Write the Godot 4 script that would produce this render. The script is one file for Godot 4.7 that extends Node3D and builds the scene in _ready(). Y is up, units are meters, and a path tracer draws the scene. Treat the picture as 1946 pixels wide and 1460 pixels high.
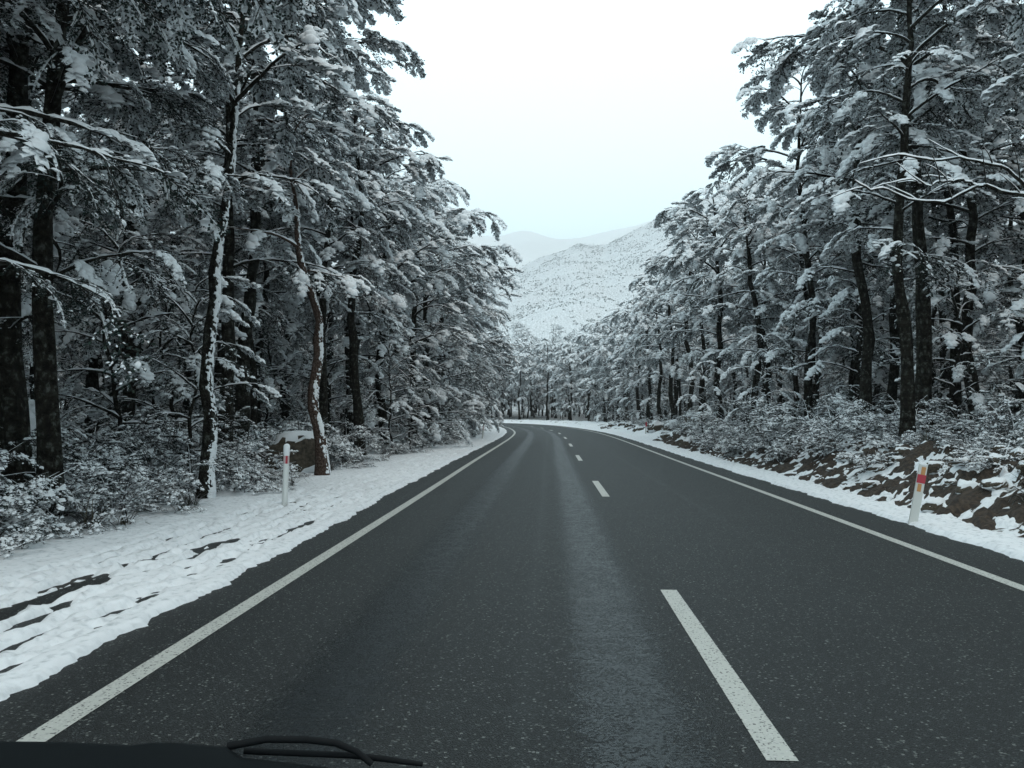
extends Node3D
# A snowy mountain road through beech forest, seen from a car. y up, metres; the camera stands at the origin looking along -z.

var road_curve := Curve3D.new()
var road_length := 0.0
var road_start := 0.0            # offset on the curve that lies beside the camera
var taken := {}
var said := {}
var bank_rise: Callable
var M := {}
var noise_a := FastNoiseLite.new()
var noise_b := FastNoiseLite.new()
var noise_c := FastNoiseLite.new()
var sprays := []                 # [leaf mesh, snow mesh] templates
const LEFT_EDGE := -3.25
const RIGHT_EDGE := 2.95

# ------------------------------------------------------------------ naming
func numbered(called: String) -> String:
	if not taken.has(called):
		taken[called] = 0
		return called
	taken[called] += 1
	return "%s_%03d" % [called, taken[called]]

func tag(o: Node, label: String, category: String, group := "", kind := "") -> void:
	if label: o.set_meta("label", label)
	if category: o.set_meta("category", category)
	if group: o.set_meta("group", group)
	if kind: o.set_meta("kind", kind)

func thing(called: String, at: Vector3, turn: float, label: String, category: String, group := "") -> Node3D:
	var o := Node3D.new()
	o.name = numbered(called)
	add_child(o)
	o.position = at
	o.rotation.y = turn
	tag(o, label, category, group)
	return o

func part(called: String, mesh: Mesh, mat: Material, parent: Node) -> MeshInstance3D:
	var o := MeshInstance3D.new()
	o.name = called
	o.mesh = mesh
	o.material_override = mat
	parent.add_child(o, true)
	return o

func structure(called: String, mesh: Mesh, mat: Material, label: String) -> MeshInstance3D:
	var o := part(numbered(called), mesh, mat, self)
	o.set_meta("label", label)
	o.set_meta("kind", "structure")
	return o

# ------------------------------------------------------------------ mesh builder
class Shape:
	var v := PackedVector3Array()
	var n := PackedVector3Array()
	var c := PackedColorArray()
	var uv := PackedVector2Array()
	var i := PackedInt32Array()
	func mesh() -> ArrayMesh:
		var a := []
		a.resize(Mesh.ARRAY_MAX)
		a[Mesh.ARRAY_VERTEX] = v
		if n.size() == v.size(): a[Mesh.ARRAY_NORMAL] = n
		if c.size() == v.size(): a[Mesh.ARRAY_COLOR] = c
		if uv.size() == v.size(): a[Mesh.ARRAY_TEX_UV] = uv
		a[Mesh.ARRAY_INDEX] = i
		var m := ArrayMesh.new()
		m.add_surface_from_arrays(Mesh.PRIMITIVE_TRIANGLES, a)
		return m
	func smooth() -> void:
		n.resize(v.size())
		n.fill(Vector3.ZERO)
		for k in range(0, i.size(), 3):
			var f := (v[i[k + 2]] - v[i[k]]).cross(v[i[k + 1]] - v[i[k]])
			n[i[k]] += f
			n[i[k + 1]] += f
			n[i[k + 2]] += f
		for k in n.size():
			n[k] = n[k].normalized() if n[k].length_squared() > 1e-16 else Vector3.UP
	func quad(a: int, b: int, d: int, e: int) -> void:      # corners clockwise as seen from the front
		i.append(a); i.append(b); i.append(d)
		i.append(a); i.append(d); i.append(e)
	func tube(pts: PackedVector3Array, rad: PackedFloat32Array, sides: int) -> void:
		var base := v.size()
		var last := pts.size() - 1
		var side := Vector3.ZERO
		for k in pts.size():
			var d := (pts[mini(k + 1, last)] - pts[maxi(k - 1, 0)]).normalized()
			if k == 0:
				side = d.cross(Vector3.UP if absf(d.y) < 0.9 else Vector3.RIGHT).normalized()
			else:
				side = (side - d * side.dot(d)).normalized()
			var up := side.cross(d).normalized()
			for s in sides:
				var w := TAU * s / sides
				var o := side * cos(w) + up * sin(w)
				v.append(pts[k] + o * rad[k])
				n.append(o)
		for k in last:
			for s in sides:
				var a := base + k * sides + s
				var b := base + k * sides + (s + 1) % sides
				quad(a, b, b + sides, a + sides)
	func ridge(pts: PackedVector3Array, rad: PackedFloat32Array, thick: PackedFloat32Array) -> void:
		# snow lying along the top of a limb
		var base := v.size()
		var last := pts.size() - 1
		for k in pts.size():
			var d := (pts[mini(k + 1, last)] - pts[maxi(k - 1, 0)]).normalized()
			var side := d.cross(Vector3.UP)
			side = side.normalized() if side.length() > 0.05 else Vector3.RIGHT
			var up := side.cross(d).normalized()
			for s in 5:
				var w := (s - 2) * 0.62
				var o := side * sin(w) + up * cos(w)
				var t := thick[k] * (1.0 - 0.22 * (s - 2) * (s - 2))
				v.append(pts[k] + o * (rad[k] + 0.002) + Vector3.UP * t)
				n.append((o + up * 0.3).normalized())
		for k in last:
			for s in 4:
				var a := base + k * 5 + s
				quad(a, a + 5, a + 6, a + 1)

# ------------------------------------------------------------------ materials
func speck_texture(size: int, base: Color, spots: Array, sd: int) -> ImageTexture:
	# spots: [count, smallest, largest, colour a, colour b]
	var r := RandomNumberGenerator.new()
	r.seed = sd
	var im := Image.create(size, size, false, Image.FORMAT_RGB8)
	im.fill(base)
	for s in spots:
		for k in s[0]:
			var w: int = r.randi_range(s[1], s[2])
			var h: int = r.randi_range(s[1], s[2])
			im.fill_rect(Rect2i(r.randi_range(0, size - 1), r.randi_range(0, size - 1), w, h), (s[3] as Color).lerp(s[4], r.randf()))
	return ImageTexture.create_from_image(im)

func noise_texture(freq: float, sd: int, ramp: Array, size := 512, octaves := 5, bump := 0.0) -> NoiseTexture2D:
	var n := FastNoiseLite.new()
	n.seed = sd
	n.frequency = freq
	n.fractal_octaves = octaves
	var t := NoiseTexture2D.new()
	t.width = size
	t.height = size
	t.seamless = true
	t.noise = n
	if bump > 0.0:
		t.as_normal_map = true
		t.bump_strength = bump
	elif ramp:
		var g := Gradient.new()
		g.offsets = PackedFloat32Array(ramp[0])
		g.colors = PackedColorArray(ramp[1])
		t.color_ramp = g
	return t

func lin(r: float, g: float, b: float) -> Color:
	return Color(r, g, b).linear_to_srgb()

func mat(rough: float, color := Color.WHITE, spec := 0.5) -> StandardMaterial3D:
	var m := StandardMaterial3D.new()
	m.albedo_color = color
	m.roughness = rough
	m.metallic_specular = spec
	return m

func triplanar(m: StandardMaterial3D, scale: float, world := true) -> void:
	m.uv1_triplanar = true
	m.uv1_world_triplanar = world
	m.uv1_scale = Vector3.ONE * scale

func make_materials() -> void:
	# asphalt: dark chipseal with paler stone chips
	var a := mat(0.62)
	a.albedo_texture = speck_texture(1024, lin(0.011, 0.014, 0.014), [
		[26000, 3, 6, lin(0.005, 0.006, 0.006), lin(0.02, 0.024, 0.024)],
		[14000, 3, 5, lin(0.02, 0.024, 0.024), lin(0.05, 0.056, 0.055)],
		[5200, 3, 5, lin(0.07, 0.078, 0.078), lin(0.19, 0.2, 0.19)],
		[1500, 3, 6, lin(0.25, 0.25, 0.23), lin(0.6, 0.58, 0.54)]], 5)
	a.albedo_color = lin(0.37, 0.41, 0.41)
	a.uv1_scale = Vector3(0.42, 0.42, 1)
	a.normal_enabled = true
	a.normal_texture = noise_texture(0.22, 9, [], 1024, 2, 6.0)
	a.normal_scale = 0.8
	M.asphalt = a
	# flushed bitumen: smoother film over the chips
	var f := mat(0.4)
	f.albedo_color = lin(0.012, 0.016, 0.018)
	f.transparency = BaseMaterial3D.TRANSPARENCY_ALPHA
	M.bitumen = f
	var p := mat(0.6)
	p.albedo_texture = speck_texture(512, lin(0.5, 0.51, 0.47), [
		[5000, 2, 6, lin(0.34, 0.35, 0.33), lin(0.58, 0.58, 0.55)],
		[900, 2, 6, lin(0.06, 0.06, 0.06), lin(0.2, 0.2, 0.19)],
		[500, 2, 4, lin(0.03, 0.03, 0.03), lin(0.06, 0.06, 0.06)]], 6)
	p.uv1_scale = Vector3(0.9, 0.9, 1)
	M.paint = p
	# snow
	var s := mat(0.85, lin(0.82, 0.85, 0.87), 0.3)
	M.snow = s
	var sg := mat(0.85, Color.WHITE, 0.3)
	sg.albedo_texture = noise_texture(0.02, 21, [[0.0, 0.28, 0.42, 1.0], [lin(0.45, 0.48, 0.5), lin(0.68, 0.71, 0.73), lin(0.81, 0.84, 0.86), lin(0.86, 0.88, 0.9)]], 512, 6)
	sg.normal_enabled = true
	sg.normal_texture = noise_texture(0.03, 22, [], 512, 6, 5.0)
	sg.normal_scale = 0.5
	triplanar(sg, 0.8)
	M.snow_ground = sg
	# gravel and grit below the snow
	var g := mat(0.8)
	g.albedo_texture = speck_texture(512, lin(0.025, 0.024, 0.022), [
		[7000, 3, 9, lin(0.01, 0.01, 0.01), lin(0.06, 0.055, 0.048)],
		[600, 3, 6, lin(0.08, 0.075, 0.07), lin(0.14, 0.13, 0.12)]], 7)
	triplanar(g, 0.7)
	M.gravel = g
	# forest floor: litter and patchy snow
	var fl := mat(0.9)
	fl.albedo_texture = noise_texture(0.03, 31, [[0.0, 0.47, 0.53, 0.62, 1.0], [lin(0.03, 0.026, 0.02), lin(0.05, 0.042, 0.03), lin(0.55, 0.57, 0.58), lin(0.75, 0.78, 0.8), lin(0.84, 0.86, 0.88)]], 1024, 6)
	triplanar(fl, 0.28)
	M.floor = fl
	# bare earth of the bank
	var e := mat(0.85)
	e.albedo_texture = noise_texture(0.025, 41, [[0.0, 0.35, 0.55, 0.75, 1.0], [lin(0.008, 0.006, 0.005), lin(0.02, 0.014, 0.009), lin(0.042, 0.028, 0.017), lin(0.07, 0.05, 0.033), lin(0.12, 0.1, 0.08)]], 512, 6)
	e.normal_enabled = true
	e.normal_texture = noise_texture(0.03, 42, [], 512, 6, 12.0)
	triplanar(e, 0.9)
	M.earth = e
	var r := mat(0.8)
	r.albedo_texture = noise_texture(0.02, 51, [[0.0, 0.3, 0.5, 0.7, 1.0], [lin(0.012, 0.011, 0.009), lin(0.035, 0.028, 0.019), lin(0.068, 0.053, 0.035), lin(0.1, 0.083, 0.06), lin(0.07, 0.07, 0.05)]], 512, 6)
	r.normal_enabled = true
	r.normal_texture = noise_texture(0.025, 52, [], 512, 6, 10.0)
	triplanar(r, 0.7, false)
	M.rock = r
	# bark with lichen and moss
	var b := mat(0.9, Color.WHITE, 0.2)
	b.albedo_texture = noise_texture(0.013, 61, [[0.0, 0.35, 0.52, 0.64, 0.69, 0.74, 1.0], [lin(0.006, 0.005, 0.005), lin(0.013, 0.012, 0.01), lin(0.024, 0.021, 0.017), lin(0.03, 0.03, 0.022), lin(0.04, 0.044, 0.035), lin(0.08, 0.085, 0.075), lin(0.16, 0.165, 0.16)]], 512, 7)
	b.normal_enabled = true
	b.normal_texture = noise_texture(0.05, 62, [], 512, 5, 22.0)
	triplanar(b, 0.8, false)
	b.uv1_scale = Vector3(1.3, 0.8, 1.3)
	M.bark = b
	var b2: StandardMaterial3D = b.duplicate()
	b2.albedo_texture = noise_texture(0.03, 63, [[0.0, 0.35, 0.55, 0.7, 1.0], [lin(0.02, 0.014, 0.011), lin(0.05, 0.034, 0.027), lin(0.09, 0.06, 0.048), lin(0.12, 0.09, 0.075), lin(0.17, 0.15, 0.14)]], 512, 6)
	M.bark_red = b2
	var l := mat(0.55, Color.WHITE, 0.35)
	l.vertex_color_use_as_albedo = true
	M.leaf = l
	M.post = mat(0.45, lin(0.72, 0.74, 0.72))
	M.post_old = mat(0.6, lin(0.62, 0.63, 0.6))
	M.red = mat(0.35, lin(0.42, 0.03, 0.05))
	M.pale_red = mat(0.35, lin(0.6, 0.48, 0.48))
	M.orange = mat(0.4, lin(0.52, 0.26, 0.09))
	M.car = mat(0.75, lin(0.006, 0.008, 0.009), 0.2)
	M.rubber = mat(0.65, lin(0.006, 0.007, 0.008), 0.25)
	M.lens = mat(0.2, lin(0.45, 0.45, 0.38))
	# hill: snow over low scrub
	var h := mat(0.95, Color.WHITE, 0.1)
	h.albedo_texture = noise_texture(0.035, 71, [[0.0, 0.3, 0.42, 0.56, 1.0], [lin(0.25, 0.26, 0.26), lin(0.38, 0.4, 0.4), lin(0.58, 0.6, 0.61), lin(0.74, 0.76, 0.78), lin(0.82, 0.84, 0.86)]], 1024, 6)
	triplanar(h, 0.025)
	M.hill = h
	M.hill_far = mat(0.95, lin(0.88, 0.9, 0.91), 0.1)

# ------------------------------------------------------------------ road frame
func beside(s: float, o: float, y := 0.0) -> Vector3:        # s metres beyond the camera along the road, o metres to the right of the centre line
	var at := s + road_start
	var p := road_curve.sample_baked(clampf(at, 0, road_length), true)
	var q := road_curve.sample_baked(clampf(at + 0.5, 0, road_length), true)
	if at + 0.5 > road_length:
		q = p + (p - road_curve.sample_baked(road_length - 0.5, true))
	var d := (q - p).normalized()
	var right := Vector3(-d.z, 0, d.x)
	return p + right * o + Vector3.UP * y

func off_road(x: float, z: float) -> float:                  # signed distance from the centre line, right positive
	var p := Vector3(x, 0, z)
	var at := road_curve.get_closest_offset(p)
	var c := road_curve.sample_baked(at, true)
	var d := (road_curve.sample_baked(minf(at + 0.5, road_length), true) - road_curve.sample_baked(maxf(at - 0.5, 0), true)).normalized()
	return (p - c).dot(Vector3(-d.z, 0, d.x)) if absf((p - c).dot(d)) < 0.5 else signf((p - c).dot(Vector3(-d.z, 0, d.x))) * p.distance_to(c)

func ground_y(x: float, z: float) -> float:
	var o := off_road(x, z)
	var bumps := noise_a.get_noise_2d(x, z)
	if o > 0:
		var high := lerpf(0.75, 0.35, smoothstep(-14.0, -30.0, z))
		return lerpf(-0.07, high, smoothstep(4.0, 6.3, o)) + (bumps * 0.18 + 0.02 * maxf(0, o - 7.0)) * smoothstep(4.6, 6.0, o)
	return lerpf(-0.07, 0.12, smoothstep(5.6, 9.0, -o)) + (bumps * 0.14 + 0.015 * maxf(0, -o - 8.0)) * smoothstep(5.5, 7.5, -o)

func strip(s0: float, s1: float, ds: float, o0: float, o1: float, y: float, uv_scale := 1.0) -> ArrayMesh:
	var sh := Shape.new()
	var rows := int(ceil((s1 - s0) / ds))
	for k in rows + 1:
		var s := lerpf(s0, s1, float(k) / rows)
		for o in [o0, o1]:
			sh.v.append(beside(s, o, y))
			sh.n.append(Vector3.UP)
			sh.uv.append(Vector2(o, s) * uv_scale)
	for k in rows:
		var a := k * 2
		sh.quad(a, a + 2, a + 3, a + 1)
	return sh.mesh()

# ------------------------------------------------------------------ foliage templates
func blob(sh: Shape, at: Vector3, r: float, flat: float, rng: RandomNumberGenerator, sides := 6, closed := true) -> void:
	var base := sh.v.size()
	sh.v.append(at + Vector3(0, r * flat, 0)); sh.n.append(Vector3.UP)
	var turn := rng.randf() * TAU
	for ring in 2:
		for k in sides:
			var w := turn + TAU * k / sides + ring * 0.4
			var rr: float = r * (0.62 if ring == 0 else 1.0) * rng.randf_range(0.8, 1.2)
			var yy: float = r * flat * (0.78 if ring == 0 else 0.08) * rng.randf_range(0.85, 1.15)
			sh.v.append(at + Vector3(cos(w) * rr, yy, sin(w) * rr))
			sh.n.append(Vector3(cos(w) * (0.5 if ring == 0 else 1.0), 0.85 if ring == 0 else 0.15, sin(w) * (0.5 if ring == 0 else 1.0)).normalized())
	sh.v.append(at - Vector3(0, r * flat * 0.2, 0)); sh.n.append(Vector3.DOWN)
	var a := base + 1
	var b := a + sides
	var low := b + sides
	for k in sides:
		var q := (k + 1) % sides
		sh.i.append_array([base, a + k, a + q])
		sh.quad(a + k, b + k, b + q, a + q)
		if closed: sh.i.append_array([b + k, low, b + q])

func leaf(sh: Shape, at: Vector3, along: Vector3, up: Vector3, l: float, w: float, col: Color) -> void:
	var side := along.cross(up).normalized() * w * 0.5
	var base := sh.v.size()
	sh.v.append(at); sh.v.append(at + along * l * 0.5 - side); sh.v.append(at + along * l); sh.v.append(at + along * l * 0.5 + side)
	for k in 4:
		sh.n.append(up)
		sh.c.append(col)
	sh.quad(base, base + 1, base + 2, base + 3)

func make_spray(sd: int, length: float, leaves: int, leaf_size: float, lumps: float, lump_size: float, dust: float, droop: float, pad := 0.0, thick := 0.08) -> Array:
	var rng := RandomNumberGenerator.new()
	rng.seed = sd
	var lf := Shape.new()
	var sn := Shape.new()
	var ps := []           # twigs: start, direction, length
	ps.append([Vector3.ZERO, Vector3.RIGHT, length])
	var n := 6
	for k in n:
		for s in [-1.0, 1.0]:
			var t: float = (k + 0.4 + 0.4 * rng.randf()) / n
			var a: float = s * rng.randf_range(0.6, 1.15)
			ps.append([Vector3(t * length * 0.92, 0, 0), Vector3(cos(a), 0, sin(a)), length * 0.42 * (1.1 - 0.75 * t) * rng.randf_range(0.65, 1.2)])
	var total := 0.0
	for p in ps: total += p[2]
	var bend := func(q: Vector3) -> Vector3:
		var r := q.length() / length
		return Vector3(q.x * (1.0 - 0.1 * r * r * droop), q.y - droop * r * r * length * 0.45 - 0.25 * q.z * q.z / length, q.z)
	for p in ps:
		var m := int(round(leaves * p[2] / total))
		for k in m:
			var t := (k + rng.randf()) / maxi(m, 1)
			var q: Vector3 = p[0] + p[1] * p[2] * t
			q += Vector3(0, rng.randf_range(-0.02, 0.02), 0)
			var ang := atan2(p[1].z, p[1].x) + rng.randf_range(0.3, 1.2) * (1.0 if rng.randf() < 0.5 else -1.0)
			var al := Vector3(cos(ang), rng.randf_range(-0.6, 0.15), sin(ang)).normalized()
			var up := (Vector3.UP + Vector3(rng.randf_range(-0.5, 0.5), 0, rng.randf_range(-0.5, 0.5))).normalized()
			up = (up - al * up.dot(al)).normalized()
			var g := rng.randf_range(0.6, 1.35)
			var col := Color(0.012 * g, 0.025 * g, 0.023 * g).lerp(Color(0.028, 0.042, 0.026), rng.randf() * 0.3)
			var sz := leaf_size * rng.randf_range(0.7, 1.25)
			var at: Vector3 = bend.call(q)
			leaf(lf, at, al, up, sz, sz * 0.62, col)
			if rng.randf() < dust:
				leaf(sn, at + Vector3.UP * 0.007 + al * sz * 0.1, al, (up + Vector3.UP).normalized(), sz * 0.85, sz * 0.55, Color.WHITE)
	# twigs
	for p in ps.slice(0, 7):
		var pts := PackedVector3Array()
		var rad := PackedFloat32Array()
		for k in 3:
			pts.append(bend.call(p[0] + p[1] * p[2] * k * 0.5))
			rad.append(length * 0.008 * (1.1 - 0.4 * k))
		var before := lf.v.size()
		lf.tube(pts, rad, 3)
		for k in lf.v.size() - before: lf.c.append(Color(0.02, 0.017, 0.014))
	sn.c.clear()
	# snow lying in lumpy fingers along the tops of the twigs
	for p in ps:
		if rng.randf() > pad: continue
		var layer := Shape.new()
		var side: Vector3 = p[1].cross(Vector3.UP)
		var stations := 7 if p[1] == Vector3.RIGHT else 5
		var start := rng.randf_range(0.0, 0.3)
		var stop := rng.randf_range(0.75, 1.02)
		var off := rng.randf() * 40.0
		for k in stations:
			var t := float(k) / (stations - 1)
			var q: Vector3 = p[0] + p[1] * p[2] * lerpf(start, stop, t) + side * thick * 0.35 * noise_c.get_noise_2d(t * 2.0, off + 7.0)
			var r := thick * (0.62 + 0.75 * noise_c.get_noise_2d(t * p[2] * 9.0, off)) * (0.3 + 0.7 * sqrt(maxf(0.0, sin(PI * clampf(t, 0.04, 0.96))))) * (1.25 if p[1] == Vector3.RIGHT else 1.0)
			r = maxf(r, 0.012)
			var c: Vector3 = bend.call(q)
			for j in 5:
				var w := (j - 2) * 0.72
				layer.v.append(c + side * sin(w) * r + Vector3.UP * (cos(w) * r * 0.85 - 0.012))
		for k in stations - 1:
			for j in 4:
				var a := k * 5 + j
				layer.quad(a, a + 5, a + 6, a + 1)
		layer.smooth()
		var from := sn.v.size()
		for k in layer.v.size():
			sn.v.append(layer.v[k])
			sn.n.append(layer.n[k] if layer.n[k].y > -0.2 else -layer.n[k])
		for k in layer.i: sn.i.append(from + k)
	# lumps of snow along the twigs
	for p in ps:
		var gap := lump_size * 0.85
		var m := int(p[2] * (1.0 if p[1] == Vector3.RIGHT else 0.8) / gap)
		for k in m:
			if rng.randf() > lumps: continue
			var q: Vector3 = p[0] + p[1] * gap * (k + 0.4 + 0.5 * rng.randf())
			var r := lump_size * (0.4 + 0.8 * pow(rng.randf(), 1.6)) * (0.85 if p[1] != Vector3.RIGHT else 1.1)
			q += Vector3(rng.randf_range(-0.3, 0.3), 0, rng.randf_range(-0.3, 0.3)) * lump_size
			blob(sn, bend.call(q) + Vector3(0, 0.004, 0), r, rng.randf_range(0.65, 1.0), rng, 7 if leaves > 150 else 5, false)
	return [lf.mesh(), sn.mesh()]

# ------------------------------------------------------------------ trees
func path_from(at: Vector3, az: float, el: float, length: float, segs: int, bend_down: float, wobble: float, rng: RandomNumberGenerator) -> PackedVector3Array:
	var pts := PackedVector3Array([at])
	var p := at
	for k in segs:
		p += Vector3(cos(az) * cos(el), sin(el), sin(az) * cos(el)) * length / segs
		pts.append(p)
		el -= bend_down / segs
		az += rng.randf_range(-wobble, wobble)
		el += rng.randf_range(-wobble, wobble) * 0.7
	return pts

func along_path(pts: PackedVector3Array, t: float) -> Array:
	var f := clampf(t, 0, 1) * (pts.size() - 1)
	var k := mini(int(f), pts.size() - 2)
	return [pts[k].lerp(pts[k + 1], f - k), (pts[k + 1] - pts[k]).normalized()]

func put_spray(leaf_tool: SurfaceTool, snow_tool: SurfaceTool, at: Vector3, dir: Vector3, size: float, which: int, rng: RandomNumberGenerator) -> void:
	var up := (Vector3.UP + Vector3(rng.randf_range(-0.3, 0.3), 0, rng.randf_range(-0.3, 0.3)))
	var z := dir.cross(up)
	if z.length() < 0.05: z = dir.cross(Vector3.RIGHT)
	z = z.normalized()
	up = z.cross(dir).normalized()
	var b := Basis(dir, up, z).scaled_local(Vector3.ONE * size)
	var t := Transform3D(b, at)
	leaf_tool.append_from(sprays[which][0], 0, t)
	snow_tool.append_from(sprays[which][1], 0, t)

# p: seed, h, r (trunk radius), crown (fraction where the crown begins), reach, limbs, bias (towards +x), lean, wob, spray, snow, step, plaster
func make_tree(p: Dictionary) -> Dictionary:
	var rng := RandomNumberGenerator.new()
	rng.seed = p.seed
	var wood := Shape.new()
	var limb := Shape.new()
	var cap := Shape.new()
	var leaf_tool := SurfaceTool.new()
	var snow_tool := SurfaceTool.new()
	leaf_tool.begin(Mesh.PRIMITIVE_TRIANGLES)
	snow_tool.begin(Mesh.PRIMITIVE_TRIANGLES)
	var h: float = p.h
	var trunk := PackedVector3Array()
	var trad := PackedFloat32Array()
	var segs := 20
	var lean: Vector2 = p.get("lean", Vector2.ZERO)
	var wob: float = p.get("wob", 0.25)
	var ph := rng.randf() * 100.0
	for k in segs + 1:
		var t := float(k) / segs
		var side := lean * t * h + Vector2(noise_b.get_noise_2d(ph, t * 6.0), noise_b.get_noise_2d(ph + 50.0, t * 6.0)) * wob * smoothstep(0.0, 0.25, t) * 3.0
		trunk.append(Vector3(side.x, t * h - (0.25 if k == 0 else 0.0), side.y))
		var flare := 1.0 + 0.55 * pow(maxf(0.0, 1.0 - t * 14.0), 2.0)
		trad.append(p.r * flare * (pow(1.0 - t, 0.75) * 0.92 + 0.05) * (1.0 + 0.12 * noise_b.get_noise_2d(ph + 9.0, t * 40.0)))
	wood.tube(trunk, trad, 11)
	for k in wood.v.size():                     # lumps on the bark
		var q := wood.v[k]
		wood.v[k] += wood.n[k] * noise_c.get_noise_3d(q.x * 3.0 + ph, q.y, q.z * 3.0) * p.r * 0.22
	wood.smooth()
	var total: int = p.limbs
	var crown: float = p.crown
	for k in total:
		var u := (k + rng.randf_range(0.1, 0.9)) / total
		var hf := lerpf(crown, 0.985, pow(u, 0.85))
		var start: Array = along_path(trunk, hf)
		var az := k * 2.39996 + rng.randf_range(-0.5, 0.5)
		var prof := 0.55 + 0.45 * sin(PI * clampf((u + 0.15) * 0.72, 0, 1))
		prof *= 1.0 - 0.42 * pow(u, 3.0)
		var reach: float = p.reach * prof * rng.randf_range(0.62, 1.18) * (1.0 + p.bias * cos(az))
		if reach < 0.5: continue
		var el := lerpf(0.15, 1.05, pow(u, 1.1)) + rng.randf_range(-0.3, 0.35)
		var pts := path_from(start[0], az, el, reach, 8, el + rng.randf_range(0.0, 0.45), 0.17, rng)
		var rad := PackedFloat32Array()
		var snow_th := PackedFloat32Array()
		var r0 := minf(p.r * 0.5 * (1.0 - 0.6 * hf) + 0.012, 0.014 + reach * 0.012)
		for j in pts.size():
			rad.append(r0 * (1.0 - 0.82 * j / 8.0))
		limb.tube(pts, rad, 6)
		var fine := PackedVector3Array()
		var fine_r := PackedFloat32Array()
		for j in 33:
			var e: Array = along_path(pts, j / 32.0)
			fine.append(e[0])
			fine_r.append(lerpf(r0, r0 * 0.2, j / 32.0))
			snow_th.append((0.012 + 0.05 * noise_c.get_noise_2d(j * 0.35 * reach / 4.0 + k * 7.0, ph)) * p.snow)
		cap.ridge(fine, fine_r, snow_th)
		var nsec := int(reach / float(p.step)) + 1
		for j in nsec:
			var t := lerpf(0.22, 1.0, (j + rng.randf()) / nsec)
			var q: Array = along_path(pts, t)
			var d: Vector3 = q[1]
			var s := 1.0 if j % 2 == 0 else -1.0
			var az2 := atan2(d.z, d.x) + s * rng.randf_range(0.35, 1.15)
			var el2 := asin(clampf(d.y, -1, 1)) * 0.5 + rng.randf_range(-0.2, 0.25)
			var l2 := clampf(reach * 0.36 * (1.15 - 0.7 * t) * rng.randf_range(0.6, 1.3), 0.3, 1.7)
			var sec := path_from(q[0], az2, el2, l2, 4, rng.randf_range(0.2, 0.8), 0.2, rng)
			var rad2 := PackedFloat32Array()
			var th2 := PackedFloat32Array()
			for m in 5:
				rad2.append((0.006 + 0.007 * l2) * (1.0 - 0.2 * m))
				th2.append(0.018 * rng.randf() * p.snow)
			limb.tube(sec, rad2, 4)
			cap.ridge(sec, rad2, th2)
			var nsp := maxi(1, int(l2 / (0.33 * float(p.spray))))
			for m in nsp:
				var tt := lerpf(0.25, 1.0, (m + rng.randf()) / nsp)
				var e: Array = along_path(sec, tt)
				var dd: Vector3 = e[1]
				var az3 := atan2(dd.z, dd.x) + (rng.randf_range(-0.25, 0.25) if m == nsp - 1 else rng.randf_range(0.3, 0.9) * (1.0 if m % 2 == 0 else -1.0))
				var el3 := asin(clampf(dd.y, -1, 1)) * 0.55 - rng.randf_range(-0.12, 0.6)
				var heavy: float = p.snow * (0.22 + 0.85 * hf + 0.3 * t) - 0.3
				var which := 0
				var roll := rng.randf()
				if roll < heavy * 0.65: which = rng.randi_range(0, 1)
				elif roll < heavy: which = rng.randi_range(2, 3)
				else: which = rng.randi_range(4, 5)
				put_spray(leaf_tool, snow_tool, e[0], Vector3(cos(az3) * cos(el3), sin(el3), sin(az3) * cos(el3)), p.spray * rng.randf_range(0.75, 1.2), which + (10 if p.get("fine", false) else 0), rng)
	var out := {"trunk": wood.mesh(), "branches": limb.mesh(), "foliage": leaf_tool.commit(), "h": h, "bark": p.get("bark", "bark")}
	snow_tool.append_from(cap.mesh(), 0, Transform3D())
	out.snow = snow_tool.commit()
	if p.get("plaster", 0.0) > 0.0:
		# wind-driven snow stuck to one side of the trunk
		var pl := Shape.new()
		var rows := 420
		var cols := 15
		for k in rows + 1:
			var t := lerpf(0.0, 0.8, float(k) / rows)
			var c: Array = along_path(trunk, t)
			var rr := lerpf(trad[int(t * segs)], trad[mini(int(t * segs) + 1, segs)], t * segs - int(t * segs))
			for s in cols:
				var w := (s - 7) * 0.19 + 0.3
				var q: Vector3 = c[0] + Vector3(cos(w), 0, sin(w)) * rr
				var th: float = 0.03 * noise_c.get_noise_3d(q.x * 4.0, q.y * 2.0 + ph, q.z * 4.0) + 0.035 * noise_c.get_noise_3d(q.x * 12.0, q.y * 9.0 + ph, q.z * 12.0) + 0.012 * (p.plaster - 0.6) - 0.0006 * (s - 7) * (s - 7)
				pl.v.append(q + Vector3(cos(w), 0, sin(w)) * clampf(th, -0.03, 0.014))
		for k in rows:
			for s in cols - 1:
				var a := k * cols + s
				pl.quad(a, a + cols, a + cols + 1, a + 1)
		pl.smooth()
		out.plaster = pl.mesh()
	return out

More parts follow.
